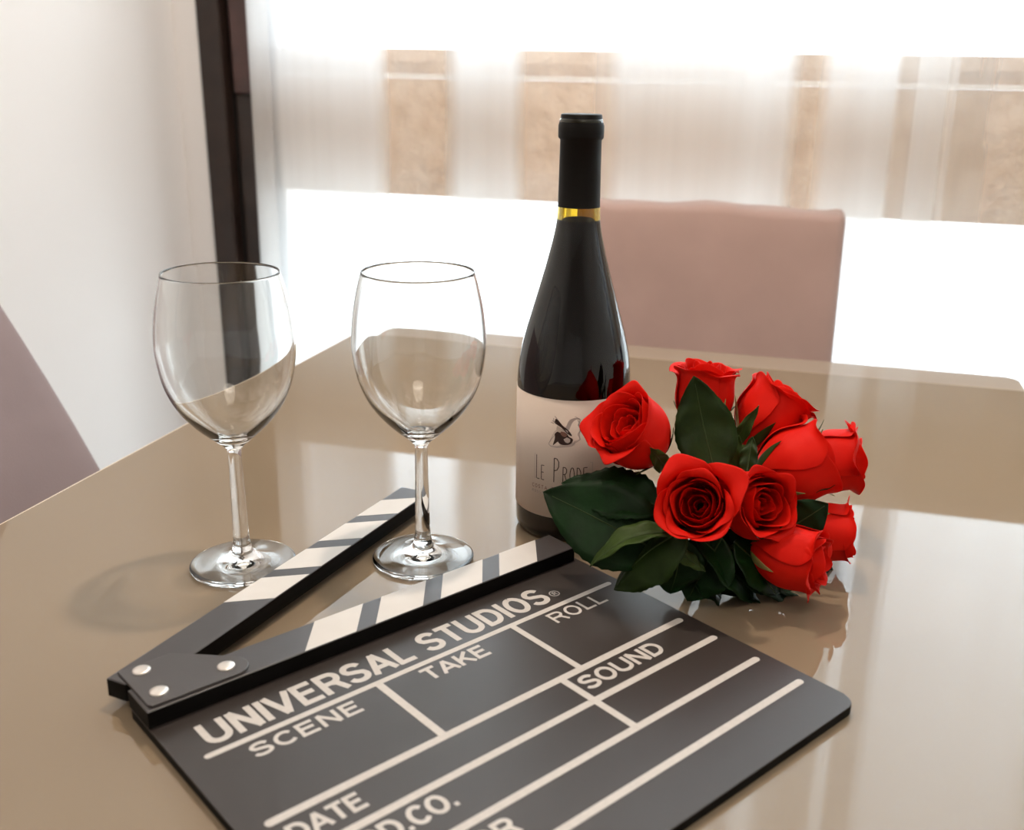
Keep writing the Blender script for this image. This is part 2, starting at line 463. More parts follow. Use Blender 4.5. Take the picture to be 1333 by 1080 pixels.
# ---------------------------------------------------------------- dining chairs in slipcovers
def warp_box(name, x0, x1, y0, y1, z0, z1, m, parent, fn, nx=14, ny=3, nz=12, bevel=0.012):
    """bevelled box, subdivided and passed through fn(x, y, z)"""
    bm = bmesh.new()
    box(bm, x0, x1, y0, y1, z0, z1, bevel=bevel, seg=3)
    for ax, (a, b, n) in enumerate(((x0, x1, nx), (y0, y1, ny), (z0, z1, nz))):
        for i in range(1, n):
            co = Vector((0, 0, 0)); co[ax] = a + (b - a) * i / n
            no = Vector((0, 0, 0)); no[ax] = 1
            bmesh.ops.bisect_plane(bm, geom=list(bm.verts) + list(bm.edges) + list(bm.faces), plane_co=co, plane_no=no)
    for v in bm.verts: v.co = Vector(fn(*v.co))
    return from_bm(name, bm, m, parent, True)

def chair(loc, rotz, label, m, w, top, seat_d, lean, wavy, thick=0.065):
    """front of the backrest at local y = 0 facing -y; w = width"""
    c = empty('dining_chair', loc, rotz)
    tag(c, label, 'chair')
    def fb(x, y, z):
        t = (z - 0.47) / (top - 0.47)
        yy = y + lean * max(0, t) ** 1.4
        zz = z
        if t > 0.9: zz = z + wavy * (math.sin(x * 26 + 1.1) * 0.8 + 0.5 * math.sin(x * 61 + y * 30)) * (t - 0.9) * 10
        xx = x * (1 - 0.02 * t)
        yy += 0.0015 * math.sin(x * 30 + z * 9)
        return xx, yy, zz
    warp_box('backrest', -w / 2, w / 2, 0, thick, 0.40, top, m, c, fb)
    warp_box('seat', -w / 2, w / 2, -seat_d, 0.0, 0.40, 0.47, m, c, lambda x, y, z: (x, y, z + 0.004 * math.sin(x * 9) * math.sin(y * 9)))
    warp_box('skirt', -w / 2 + 0.004, w / 2 - 0.004, -seat_d + 0.004, thick - 0.004, 0.27, 0.402, m, c, lambda x, y, z: (x + 0.003 * math.sin(y * 60) * (0.42 - z) * 6, y + 0.003 * math.sin(x * 60) * (0.42 - z) * 6, z))
    for sx in (-1, 1):
        for yy in (-seat_d + 0.035, thick - 0.035):
            bm = bmesh.new()
            box(bm, sx * (w / 2 - 0.035) - 0.018, sx * (w / 2 - 0.035) + 0.018, yy - 0.018, yy + 0.018, 0.0, 0.272, bevel=0.003)
            for v in bm.verts:
                k = 1 - 0.3 * (1 - v.co.z / 0.272)
                cx, cy = sx * (w / 2 - 0.035), yy
                v.co.x = cx + (v.co.x - cx) * k; v.co.y = cy + (v.co.y - cy) * k
            from_bm('leg', bm, M['legwood'], c)
    return c
chair((-0.150, 1.430, 0), 0.0, 'pinkish slipcovered dining chair behind the table, its back showing beside the bottle', M['slip'], 0.396, 0.903, 0.40, 0.03, 0.0030)
# the chair at the left side faces +x: rotate so that local -y becomes +x
chair((-0.610, 0.61, 0), PI / 2, 'mauve-grey slipcovered dining chair against the white wall beside the table edge', M['slip2'], 0.46, 0.955, 0.38, 0.235, 0.0015)

# ---------------------------------------------------------------- table
tb = empty('dining_table', (-0.149, 0.45, 0))
tag(tb, 'dining table with a glossy greige glass top and a highlight painted along its rim', 'table')
tx, ty = 0.149, -0.45
def tpts(a, b, c_, d_, r): return [(x + tx, y + ty) for x, y in round_rect(a, b, c_, d_, r)]
prism('glass_top', tpts(-0.562, 0.264, -0.30, 1.192, 0.006), T0 - 0.010, T0, M['tglass'], tb, 0.0012, side=M['tedge_glint'])
prism('extension_leaf', tpts(-0.549, 0.250, 1.1950, 1.260, 0.012), T0 - 0.025, T0 - 0.003, M['leafglass'], tb, 0.002)
box_obj('edge_glint', (-0.556 + tx, 0.258 + tx, 1.1922 + ty, 1.1945 + ty, T0 - 0.010, T0 - 0.0004), M['tedge_glint'], tb, 0.0005)  # thin strips added to draw the bright line on the bevel
box_obj('edge_glint', (-0.5642 + tx, -0.5622 + tx, -0.29 + ty, 1.186 + ty, T0 - 0.010, T0 - 0.0004), M['tedge_glint'], tb, 0.0005)
prism('top_frame', tpts(-0.545, 0.247, -0.285, 1.15, 0.01), T0 - 0.075, T0 - 0.031, M['tframe'], tb)
prism('top_spacer', tpts(-0.54, 0.242, -0.28, 0.898, 0.01), T0 - 0.0305, T0 - 0.0105, M['tframe'], tb)
for lx in (-0.50, 0.20):
    for ly in (-0.24, 1.10):
        box_obj('leg', (lx - 0.03 + tx, lx + 0.03 + tx, ly - 0.03 + ty, ly + 0.03 + ty, 0.0, T0 - 0.0755), M['tmetal'], tb, 0.003)

# ---------------------------------------------------------------- wine glasses
def wine_glass(loc, label, first=None):
    g = empty('wine_glass', loc)
    tag(g, label, 'wine glass', 'empty wine glasses on the table')
    if first:
        for ch in list(first.children):
            c = ch.copy(); COL.objects.link(c); c.parent = g
        return g
    outer = spline([(0.0052, 0.0860), (0.0085, 0.0895), (0.0175, 0.0972), (0.0265, 0.1065), (0.0350, 0.1185), (0.0408, 0.133), (0.0437, 0.150), (0.0440, 0.1625), (0.0424, 0.178), (0.0394, 0.193), (0.0366, 0.2035)], 6)
    th = lambda z: 0.0010 + 0.0016 * max(0, 1 - (z - 0.09) / 0.04) if z > 0.0 else 0
    inner = spline([(0.0002, 0.0940), (0.0060, 0.0948), (0.0140, 0.0984), (0.0245, 0.1078), (0.0336, 0.1194), (0.0397, 0.1336), (0.0427, 0.1503), (0.0429, 0.1625), (0.0413, 0.178), (0.0384, 0.193), (0.0357, 0.2033)], 6)
    rim = [Vector((0.0364, 0.2041)), Vector((0.0359, 0.2041))]
    bowl = lathe('bowl', [tuple(p) for p in outer] + [tuple(p) for p in rim] + [tuple(p) for p in inner[::-1]], M['glass'], g, 128)
    stem = lathe('stem', [tuple(p) for p in spline([(0.0066, 0.0120), (0.0063, 0.0150), (0.0056, 0.0180), (0.0052, 0.026), (0.00485, 0.045), (0.0045, 0.062), (0.0043, 0.078), (0.0044, 0.0835), (0.0052, 0.0860)], 4)], M['glass'], g, 64)
    foot = lathe('foot', [(0.0002, 0.0022), (0.012, 0.0018), (0.022, 0.0009), (0.030, 0.0003), (0.0345, 0.0003)] + [tuple(p) for p in spline([(0.0350, 0.0006), (0.0354, 0.0016), (0.0349, 0.0026), (0.0300, 0.0034), (0.0220, 0.0050), (0.0140, 0.0075), (0.0085, 0.0100), (0.0066, 0.0120)], 4)], M['glass'], g, 128)
    for o in (bowl, stem, foot): o.cycles.is_caustics_caster = True
    return g
gl = wine_glass(room(-0.2010, 0.6365, 0.0002), 'empty wine glass near the hinge of the open clapperboard, farther from the bottle')
wine_glass(room(-0.0782, 0.6515, 0.0002), 'empty wine glass standing between the two clapper sticks, nearer the bottle', gl)
for o in bpy.data.objects:
    if o.name.startswith('glass_top'): o.cycles.is_caustics_receiver = True

# ---------------------------------------------------------------- wine bottle
BX, BY = 0.0266, 0.7171
bt = empty('wine_bottle', room(BX, BY, 0.0003))
tag(bt, 'dark full wine bottle with a cream paper label, standing beside the roses', 'wine bottle')
sh = [(0.0002, 0.010), (0.020, 0.006), (0.032, 0.0008), (0.036, 0.0), (0.0392, 0.0018), (0.0412, 0.0065), (0.0413, 0.020), (0.0413, 0.110)]
shoulder = spline([(0.0413, 0.110), (0.0408, 0.1225), (0.0390, 0.1360), (0.0358, 0.1500), (0.0318, 0.1640), (0.0235, 0.1930), (0.0186, 0.2120), (0.0160, 0.2240), (0.0149, 0.2330), (0.0145, 0.2420)], 5)
full = sh + [tuple(p) for p in shoulder[1:]] + [(0.0139, 0.270), (0.0137, 0.284), (0.0148, 0.285), (0.0150, 0.296), (0.0140, 0.298)]
inn = [(0.0097, 0.298), (0.0097, 0.24)] + [(max(r - 0.0032, 0.0097), z) for r, z in [tuple(p) for p in shoulder[::-1]]] + [(0.0381, 0.020), (0.0370, 0.010), (0.033, 0.006), (0.020, 0.0105), (0.0002, 0.0145)]
lathe('glass_body', full + inn, M['bglass'], bt, 128)
wn = [(0.0002, 0.0149), (0.020, 0.0101), (0.033, 0.0056), (0.0374, 0.0097), (0.0385, 0.020), (0.0385, 0.110)] + [(max(p[0] - 0.0028, 0.0100), p[1]) for p in shoulder[1:] if p[1] < 0.2310] + [(0.0100, 0.2310), (0.0002, 0.2308)]
lathe('wine', wn, M['wine'], bt, 96)
caps = lathe('capsule', [(0.01495, 0.2390), (0.01465, 0.2395), (0.01435, 0.262), (0.01415, 0.2838), (0.0154, 0.2850), (0.0156, 0.2862), (0.0156, 0.2935), (0.0151, 0.2943), (0.0151, 0.2952), (0.0146, 0.2958), (0.0146, 0.2968), (0.0142, 0.2975), (0.0140, 0.3000), (0.0134, 0.3006), (0.0002, 0.3006)], M['capsule'], bt, 96)
# paper label wrapped round the cylinder; local angle 0 faces the camera
face = math.atan2(-(BY), -(BX)) + TH
RL = 0.04155
def wrap(p, r, a0): return (r * math.cos(a0 + p[0] / RL), r * math.sin(a0 + p[0] / RL), p[1])
LZ0, LZ1 = 0.0205, 0.1105
LA0 = face + math.radians(6)
v, f = [], []
na = 80
for j, (z, r) in enumerate(((LZ0, RL), (LZ1, RL), (LZ1, RL - 0.0001), (LZ0, RL - 0.0001))):
    for i in range(na + 1):
        a = LA0 + math.radians(-99 + 185 * i / na)
        v.append((r * math.cos(a), r * math.sin(a), z))
for j in range(4):
    for i in range(na):
        a_, b_ = j * (na + 1), ((j + 1) % 4) * (na + 1)
        f.append((a_ + i, a_ + i + 1, b_ + i + 1, b_ + i))
lab = pydata('paper_label', v, f, M['paper'], bt)
for p in lab.data.polygons: p.use_smooth = abs(p.normal.z) < 0.5
lab['label'] = 'cream paper label with a drawing and black lettering'

def ribbon(strokes, w):
    """flat polyline strokes as quads in 2-D: list of verts, faces (rounded joints by overlap)"""
    v, f = [], []
    for st in strokes:
        st = [Vector(p) for p in st]
        ww = w
        n = len(st)
        base = len(v)
        for i, p in enumerate(st):
            t = (st[min(i + 1, n - 1)] - st[max(i - 1, 0)])
            t = t.normalized() if t.length > 0 else Vector((1, 0))
            nn = Vector((-t.y, t.x)) * (ww / 2)
            v.append(p + nn); v.append(p - nn)
        for i in range(n - 1):
            a = base + 2 * i
            f.append((a, a + 1, a + 3, a + 2))
    return v, f

def label_print(name, strokes, w, m, cx, cz, sx, sz, dr=0.00012):
    """strokes in a unit frame placed on the label at (cx along the arc from the camera-facing line, cz height)"""
    dense = []
    for st in strokes:
        q = []
        for a, b in zip(st[:-1], st[1:]):
            for k in range(3):
                t = k / 3
                q.append(((a[0] * (1 - t) + b[0] * t) * sx + cx, (a[1] * (1 - t) + b[1] * t) * sz + cz))
        q.append((st[-1][0] * sx + cx, st[-1][1] * sz + cz))
        dense.append(q)
    v, f = ribbon(dense, w)
    return pydata(name, [wrap((p.x, p.y), RL + dr, face) for p in v], [t[::-1] for t in f], m, lab)

def arc(cx, cy, rx, ry, a0, a1, n=10):
    return [(cx + rx * math.cos(math.radians(a0 + (a1 - a0) * i / n)), cy + ry * math.sin(math.radians(a0 + (a1 - a0) * i / n))) for i in range(n + 1)]
THIN = {
    'L': ([[(0, 1), (0, 0), (.5, 0)]], .5), 'E': ([[(.5, 1), (0, 1), (0, 0), (.5, 0)], [(0, .52), (.42, .52)]], .5),
    'P': ([[(0, 0), (0, 1)], [(0, 1), (.3, .98), (.5, .86), (.5, .66), (.34, .52), (0, .48)]], .5),
    'R': ([[(0, 0), (0, 1)], [(0, 1), (.3, .98), (.48, .86), (.46, .66), (.3, .55), (0, .52)], [(.22, .52), (.55, 0)]], .55),
    'O': ([arc(.28, .5, .28, .5, 90, 450, 16)], .56), 'D': ([[(0, 0), (0, 1), (.28, .94), (.48, .72), (.5, .4), (.36, .1), (0, 0)]], .5),
    'C': ([arc(.3, .5, .3, .5, 50, 310, 12)], .52), 'S': ([[(.48, .88), (.28, 1), (.06, .86), (.08, .62), (.42, .42), (.48, .18), (.26, 0), (.02, .12)]], .5),
    'T': ([[(0, 1), (.56, 1)], [(.28, 1), (.28, 0)]], .56), 'A': ([[(0, 0), (.3, 1), (.6, 0)], [(.1, .34), (.5, .34)]], .6),
    'N': ([[(0, 0), (0, 1), (.5, 0), (.5, 1)]], .5), ' ': ([], .4), 'I': ([[(0, 0), (0, 1)]], .05), 'G': ([arc(.3, .5, .3, .5, 50, 360, 12) + [(.3, .5)]], .58),
}
def thin_word(name, word, w, m, x, z, hs, adv, wx):
    """hs: cap heights per letter (m)"""
    st = []
    for i, ch in enumerate(word):
        h = hs[i] if isinstance(hs, (list, tuple)) else hs
        g, gw = THIN[ch]
        for s_ in g: st.append([(x + px * wx, z + pz * h) for px, pz in s_])
        x += gw * wx + adv
    label_print(name, st, w, m, 0, 0, 1, 1)
    return x
# arc coordinate: x grows to the picture's right, angle grows the same way seen from outside
zb = 0.0490
xe = thin_word('lettering', 'L', 0.00062, M['ink'], -0.0265, zb, 0.0180, 0.001, 0.0056)
xe = thin_word('lettering', 'E', 0.00062, M['ink'], -0.0222, zb, 0.0110, 0.001, 0.0046)
xe = thin_word('lettering', 'P', 0.00070, M['ink'], -0.0122, zb - 0.0004, 0.0184, 0.001, 0.0066)
xe = thin_word('lettering', 'RODE', 0.00062, M['ink'], -0.0056, zb, 0.0118, 0.0020, 0.0054)
label_print('bracket', [[(-0.0272, zb + 0.0185), (-0.0283, zb + 0.0185), (-0.0283, zb), (-0.0272, zb)]], 0.0003, M['inkpale'], 0, 0, 1, 1)
label_print('bracket', [[(xe - 0.0002, zb + 0.0155), (xe + 0.0018, zb + 0.0155), (xe + 0.0018, zb), (xe + 0.0006, zb)]], 0.0003, M['inkpale'], 0, 0, 1, 1)
thin_word('lettering', 'COSTA TOSCANA', 0.00038, M['inkmid'], -0.0300, zb - 0.0072, 0.0026, 0.0011, 0.0030)
thin_word('lettering', 'ROSSO IGT', 0.00030, M['inkpale'], -0.0300, zb - 0.0110, 0.0018, 0.0010, 0.0022)

def blob(name, pts, m, dr, cx, cz, s):
    c = [sum(p[0] for p in pts) / len(pts), sum(p[1] for p in pts) / len(pts)]
    q = spline([(*p,) for p in pts + [pts[0]]], 3)[:-1]
    v = [wrap((cx + c[0] * s, cz + c[1] * s), RL + dr, face)] + [wrap((cx + p[0] * s, cz + p[1] * s), RL + dr, face) for p in q]
    n = len(q)
    return pydata(name, v, [(0, 1 + i, 1 + (i + 1) % n) for i in range(n)], m, lab)
# ink drawing: a crouching figure in front of a pale rock (unit: one pixel-sized step of the drawing)
K = 0.00095
ox, oz = -0.0078, 0.0850
rock = [(-8, -9.5), (-9.5, -8), (-6.5, -1), (-5, 2), (-2, 4), (3, 6), (6, 12), (11, 14), (14, 13), (13, 9), (14.5, 5), (13, 1), (14.5, -3), (11, -5), (10, -8), (3, -9), (-3, -10)]
blob('rock_wash', rock, M['wash'], 0.00006, ox, oz, K)
label_print('rock_outline', [[(ox + p[0] * K, oz + p[1] * K) for p in [(-4, 0), (-6.5, -3), (-9.5, -8), (-8, -9.8), (-3, -10.3), (3, -9.2), (8, -8.5), (10, -6), (12, -5), (14.5, -3), (13.5, 1), (14.8, 5), (13, 9), (14, 12.5), (10, 15)]]], 0.00038, M['inkpale'], 0, 0, 1, 1, 0.00010)
blob('figure_body', [(-5, 0), (-3, 2.2), (1, 2.5), (4, 1.5), (6, -1), (9, -3), (7.5, -6.5), (3, -7.8), (-1, -7), (-3.6, -4), (-5.2, -8), (-6, -8.4), (-4.6, -3)], M['ink'], 0.00014, ox, oz, K)
blob('figure_back', [(-4.5, 12), (-2.5, 11.5), (1, 7.5), (5, 4.5), (8, 0.5), (7.4, -0.4), (4, 2), (0.5, 5.5), (-3.5, 7.8), (-5, 9)], M['ink'], 0.00016, ox, oz, K)
blob('figure_arm', [(-3, 6.8), (-0.5, 5.4), (1.8, 3), (0.5, 1.6), (-2.2, 2.2), (-3.6, 4.2)], M['paper'], 0.00018, ox, oz, K)
blob('figure_skin', [(0, 2.8), (3, 2.2), (4.6, 0.2), (3, -1.5), (0.8, -0.6), (-0.4, 1)], M['inkmid'], 0.00020, ox, oz, K)
label_print('sprig', [[(ox + p[0] * K, oz + p[1] * K) for p in s_] for s_ in ([(-4, 9), (-7, 10.5)], [(-6, 12.5), (-5.5, 9)], [(-8, 9), (-5.5, 8.2)], [(-3, 12), (-5, 14)], [(12.5, 8), (13.5, 10), (12, 12)], [(13, 2), (14.4, 4)])], 0.0005, M['inkpale'], 0, 0, 1, 1, 0.00012)

# ---------------------------------------------------------------- clapperboard (local x = along the rules, local y = up the board)
cb = empty('clapperboard', room(-0.11701, 0.49056, 0.0002), 0.73245 + TH)
tag(cb, 'open black clapperboard with white rules and lettering, lying on the glass table', 'clapperboard')
BT = 0.006
brd = prism('board', [(x, y) for x, y in round_rect(-0.0905, 0.2105, -0.2062, 0.0405, [0.003, 0.003, 0.010, 0.009], 8)], 0.0003, BT, M['board'], cb, 0.0007, side=M['side'])
RZ = [0]
def rule(c0, a0, c1, a1, w=0.0045, name='rule'):
    p, q = Vector((c0, -a0)), Vector((c1, -a1))
    d = (q - p).normalized(); n = Vector((-d.y, d.x)) * (w / 2)
    pts = []
    for e, s, k in ((q, 1, 0), (p, -1, 180)):
        for i in range(7):
            a = math.atan2(d.y, d.x) + math.radians(k - 90 + 30 * i)
            pts.append((e.x + math.cos(a) * w / 2 - d.x * s * w / 2, e.y + math.sin(a) * w / 2 - d.y * s * w / 2))
    RZ[0] += 0.000012
    return prism(name, pts, BT, BT + 0.00012 + RZ[0], M['letter'], brd)
CL, CR = -0.0790, 0.2038
A0, A1, A2, A3, A4 = 0.0248, 0.0868, 0.1137, 0.1448, 0.1748
rule(CL, A0, CR, A0, 0.0038); rule(CL, A1, CR, A1, 0.0048); rule(CL, A2, CR, A2, 0.0046); rule(CL, A3, CR, A3, 0.0046); rule(CL, A4, CR, A4, 0.0046)
rule(0.0208, A0, 0.0208, A1, 0.0046); rule(0.1172, A0, 0.1172, A1, 0.0040); rule(0.1009, A1, 0.1009, A3, 0.0044)

def stroke_glyph():
    """heavy grotesque capitals as stroke paths in a 0..1 box (height 1): (strokes, width)"""
    G = {}
    G['U'] = ([[(.08, 1), (.08, .34)] + arc(.36, .34, .28, .26, 180, 360, 10) + [(.64, 1)]], .72)
    G['N'] = ([[(.08, 0), (.08, 1)], [(.08, 1), (.62, 0)], [(.62, 0), (.62, 1)]], .70)
    G['I'] = ([[(.08, 0), (.08, 1)]], .16)
    G['V'] = ([[(.02, 1), (.34, 0)], [(.34, 0), (.66, 1)]], .68)
    G['E'] = ([[(.08, 0), (.08, 1)], [(.0, .925), (.60, .925)], [(.08, .53), (.55, .53)], [(.0, .075), (.63, .075)]], .63)
    G['R'] = ([[(.08, 0), (.08, 1)], [(.0, .925), (.36, .925)] + arc(.40, .705, .22, .22, 90, -90, 8) + [(.08, .485)], [(.36, .47), (.50, .40), (.66, 0)]], .70)
    G['S'] = ([arc(.34, .72, .25, .21, 15, 180, 9) + [(.10, .66), (.16, .575), (.36, .51), (.54, .44)] + arc(.345, .285, .255, .215, 25, -90, 6) + arc(.33, .29, .26, .22, -90, -168, 6)], .66)
    G['A'] = ([[(.03, 0), (.36, 1)], [(.36, 1), (.69, 0)], [(.15, .30), (.57, .30)]], .72)
    G['L'] = ([[(.08, 1), (.08, 0)], [(.0, .075), (.56, .075)]], .56)
    G['T'] = ([[(.0, .925), (.62, .925)], [(.31, .95), (.31, 0)]], .62)
    G['D'] = ([[(.08, 0), (.08, 1)], [(.0, .925), (.30, .925)] + arc(.30, .5, .32, .425, 90, -90, 14) + [(.0, .075)]], .70)
    G['O'] = ([arc(.37, .5, .30, .43, 90, 450, 24)], .74)
    G['C'] = ([arc(.37, .5, .30, .43, 40, 320, 20)], .68)
    G['K'] = ([[(.08, 0), (.08, 1)], [(.10, .38), (.62, 1)], [(.28, .58), (.66, 0)]], .68)
    G['P'] = ([[(.08, 0), (.08, 1)], [(.0, .925), (.36, .925)] + arc(.38, .69, .23, .235, 90, -90, 8) + [(.08, .455)]], .63)
    G['.'] = ([[(.0, .08), (.17, .08)]], .17)
    G[' '] = ([], .26)
    return G
GL = stroke_glyph()
def word(name, text, c0, c1, at, ab, w, gap=.11, parent=None):
    """print a word between columns c0..c1 and rows at (top)..ab (baseline); w = stroke width in letter heights"""
    tot = sum(GL[ch][1] for ch in text) + gap * (len(text) - 1)
    h = ab - at; sx = (c1 - c0) / tot
    bm = bmesh.new()
    x = 0.0
    zt = BT + 0.00012
    k = 0
    def quad(pts, z):
        vs = [bm.verts.new((p[0], p[1], z)) for p in pts]
        bm.faces.new(vs)
    ws = w * h
    for ch in text:
        st, gw = GL[ch]
        for s_ in st:
            P = [Vector((c0 + (x + px) * sx, -ab + pz * h)) for px, pz in s_]
            P = [p for i, p in enumerate(P) if i == 0 or (p - P[i - 1]).length > 1e-6]
            n = len(P)
            side = []
            for i, p in enumerate(P):
                if i == 0: t = (P[1] - p).normalized(); m_ = 1
                elif i == n - 1: t = (p - P[-2]).normalized(); m_ = 1
                else:
                    t1 = (p - P[i - 1]).normalized(); t2 = (P[i + 1] - p).normalized()
                    t = (t1 + t2).normalized(); m_ = 1 / max(0.6, t.dot(t1))
                nn = Vector((-t.y, t.x)) * ws / 2 * m_
                side.append((p + nn, p - nn))
            k += 1
            z = zt + k * 0.000002
            for i in range(n - 1):
                quad((side[i][1], side[i + 1][1], side[i + 1][0], side[i][0]), z)
        x += gw + gap
    for v_ in bm.verts:
        pass
    me = bpy.data.meshes.new(name); bm.to_mesh(me); bm.free()
    return link(name, me, M['letter'], parent or brd)
word('lettering', 'UNIVERSAL STUDIOS', -0.0725, 0.1580, -0.0018, 0.0182, 0.190, .115)
word('lettering', 'SCENE', -0.0598, 0.0020, 0.0302, 0.0414, 0.20, .12)
word('lettering', 'TAKE', 0.0447, 0.0885, 0.0296, 0.0416, 0.200, .09)
word('lettering', 'ROLL', 0.1408, 0.1855, 0.0293, 0.0412, 0.155, .10)
word('lettering', 'SOUND', 0.1060, 0.1695, 0.0925, 0.1052, 0.20, .08)
word('lettering', 'DATE', -0.0735, -0.0362, 0.0935, 0.1055, 0.20, .08)
word('lettering', 'PROD.CO.', -0.0735, -0.0040, 0.1188, 0.1318, 0.20, .09)
word('lettering', 'DIRECTOR', -0.0735, 0.0065, 0.1515, 0.1640, 0.20, .09)
# registered mark
v, f = [], []
for i in range(32):
    a = 2 * PI * i / 32
    for r in (0.0036, 0.0029): v.append((0.1648 + r * math.cos(a), -0.0120 + r * math.sin(a), BT + 0.00013))
for i in range(32):
    j = (i + 1) % 32
    f.append((2 * i, 2 * i + 1, 2 * j + 1, 2 * j))
pydata('registered_mark', v, [t[::-1] for t in f], M['letter'], brd)
word('lettering', 'R', 0.1636, 0.1662, 0.0100, 0.0138, 0.19, .1)

# sticks
SZ0, SZ1 = BT + 0.0003, 0.0162
lo = prism('lower_stick', [(-0.0905, 0.0402), (-0.0905, 0.0142), (0.2075, 0.0142), (0.2075, 0.0402)][::-1], SZ0, SZ1, M['stick'], cb, 0.0006, side=M['side'])
for a, b in ((-0.0010, 0.0325), (0.0458, 0.0798), (0.0933, 0.1262), (0.1405, 0.1733)):
    prism('stripe', [(a, 0.0145), (b, 0.0145), (b + 0.0207, 0.0399), (a + 0.0207, 0.0399)], SZ1, SZ1 + 0.00012, M['stripe'], lo)
du, nu = Vector((0.9145, 0.4046)), Vector((0.4046, -0.9145))      # along the raised stick, and its inner-edge normal (local x, y)
def sn(s, n): q = du * s + nu * n; return (q.x, q.y)
us = prism('upper_stick', [sn(-0.063, -0.0919), sn(0.2343, -0.0919), sn(0.2343, -0.0672), sn(-0.050, -0.0672), sn(-0.063, -0.0790)][::-1], SZ0 - 0.0008, SZ1, M['stick'], cb, 0.0006, side=M['side'])
for a, b in ((0.0285, 0.0640), (0.0765, 0.1110), (0.1245, 0.1575), (0.1715, 0.2045)):
    prism('stripe', [sn(a, -0.0916), sn(b, -0.0916), sn(b + 0.0180, -0.0675), sn(a + 0.0180, -0.0675)][::-1], SZ1, SZ1 + 0.00012, M['stripe'], us)
PZ = SZ1 + 0.0002
pl = [(-0.0888, 0.0585), (-0.0885, 0.0185), (-0.0870, 0.0166)] + [(-0.060, 0.0160), (-0.0405, 0.0156)] + [(-0.0405 + 0.0098 * math.sin(math.radians(a)), 0.0254 - 0.0098 * math.cos(math.radians(a))) for a in range(15, 136, 15)] + [(-0.0385, 0.0372), (-0.0575, 0.0565), (-0.0600, 0.0585)]
hp = prism('hinge_plate', pl[::-1], PZ, PZ + 0.0013, M['plate'], cb, 0.0004, side=M['plate'])
for (c_, a_) in ((-0.0786, 0.0515), (-0.0793, 0.0265), (-0.0423, 0.0262)):
    rv = lathe('rivet', [(0.0048, PZ + 0.0013), (0.0048, PZ + 0.0018), (0.0042, PZ + 0.0022), (0.0024, PZ + 0.0025), (0.0001, PZ + 0.0026)], M['rivet'], hp, 28)
    rv.location = (c_, a_, 0)

# ---------------------------------------------------------------- roses
def cam_pt(u, v, d):
    """point at optical depth d seen at photograph pixel (u, v); used once to survey where each bloom stands"""
    x, y = (u - 698.795) / 1329, (v - 533.278) / 1329
    return Vector((0, 0, T0 + HC)) + (FW + RG * x + DN * y) * d
def axis_vec(r, u, b): return (RG * r - DN * u - FW * b).normalized()

def petal_mesh(j, th0, half, rmax, h, top, lip, seed, nseg=12, nt=12, tipk=0.025, open_gap=0.0):
    rnd = random.Random(seed)
    ph = [rnd.uniform(0, 6.28) for _ in range(4)]
    tw = rnd.uniform(-0.15, 0.15)
    v, f = [], []
    for a in range(nt + 1):
        for b in range(nseg + 1):
            s = -1 + 2 * b / nseg
            te = (a / nt) * (1 - (0.20 + 0.05 * math.sin(ph[0])) * abs(s) ** 3 + tipk * math.exp(-(s / 0.22) ** 2))
            base = 0.16 + 0.84 * math.sin(PI / 2 * min(1, te / 0.55)) ** 0.75
            r = rmax * base
            if te > 0.5:
                q = (te - 0.5) / 0.5
                r *= 1 + (top - 1) * q ** 1.5
            z = h * te
            lp = max(0.0, (te - 0.80) / 0.20)
            ls = lip * (1 + 0.45 * math.sin(2.2 * s + ph[1]))
            r += ls * lp ** 1.6 * 0.0075
            z -= abs(ls) * lp ** 2.4 * 0.0050
            wdt = half * (0.50 + 0.50 * math.sin(PI * min(te, 0.62) / 1.24))
            ang = th0 + wdt * s + tw * te
            r *= 1 + 0.055 * s
            r += 0.0007 * te * te * math.sin(3 * s + ph[2]) + 0.0005 * te * math.sin(6.5 * s + ph[3])
            z += 0.0012 * te * te * math.sin(4 * s + ph[3])
            ruf = te ** 6 * abs(ls)
            r += 0.0011 * ruf * math.sin(9 * s + ph[1]); z += 0.0013 * ruf * math.sin(8 * s + ph[2])
            v.append((r * math.cos(ang), r * math.sin(ang), z))
    for a in range(nt):
        for b in range(nseg):
            i = a * (nseg + 1) + b
            f.append((i, i + 1, i + nseg + 2, i + nseg + 1))
    return v, f

BIND = room(0.140, 0.735, 0.036)
TAIL = room(0.163, 0.845, 0.006)
def frame(z, hint=Vector((0, 0, 1))):
    x = hint.cross(z)
    if x.length < 0.05: x = Vector((1, 0, 0)).cross(z)
    x.normalize()
    return x, z.cross(x)

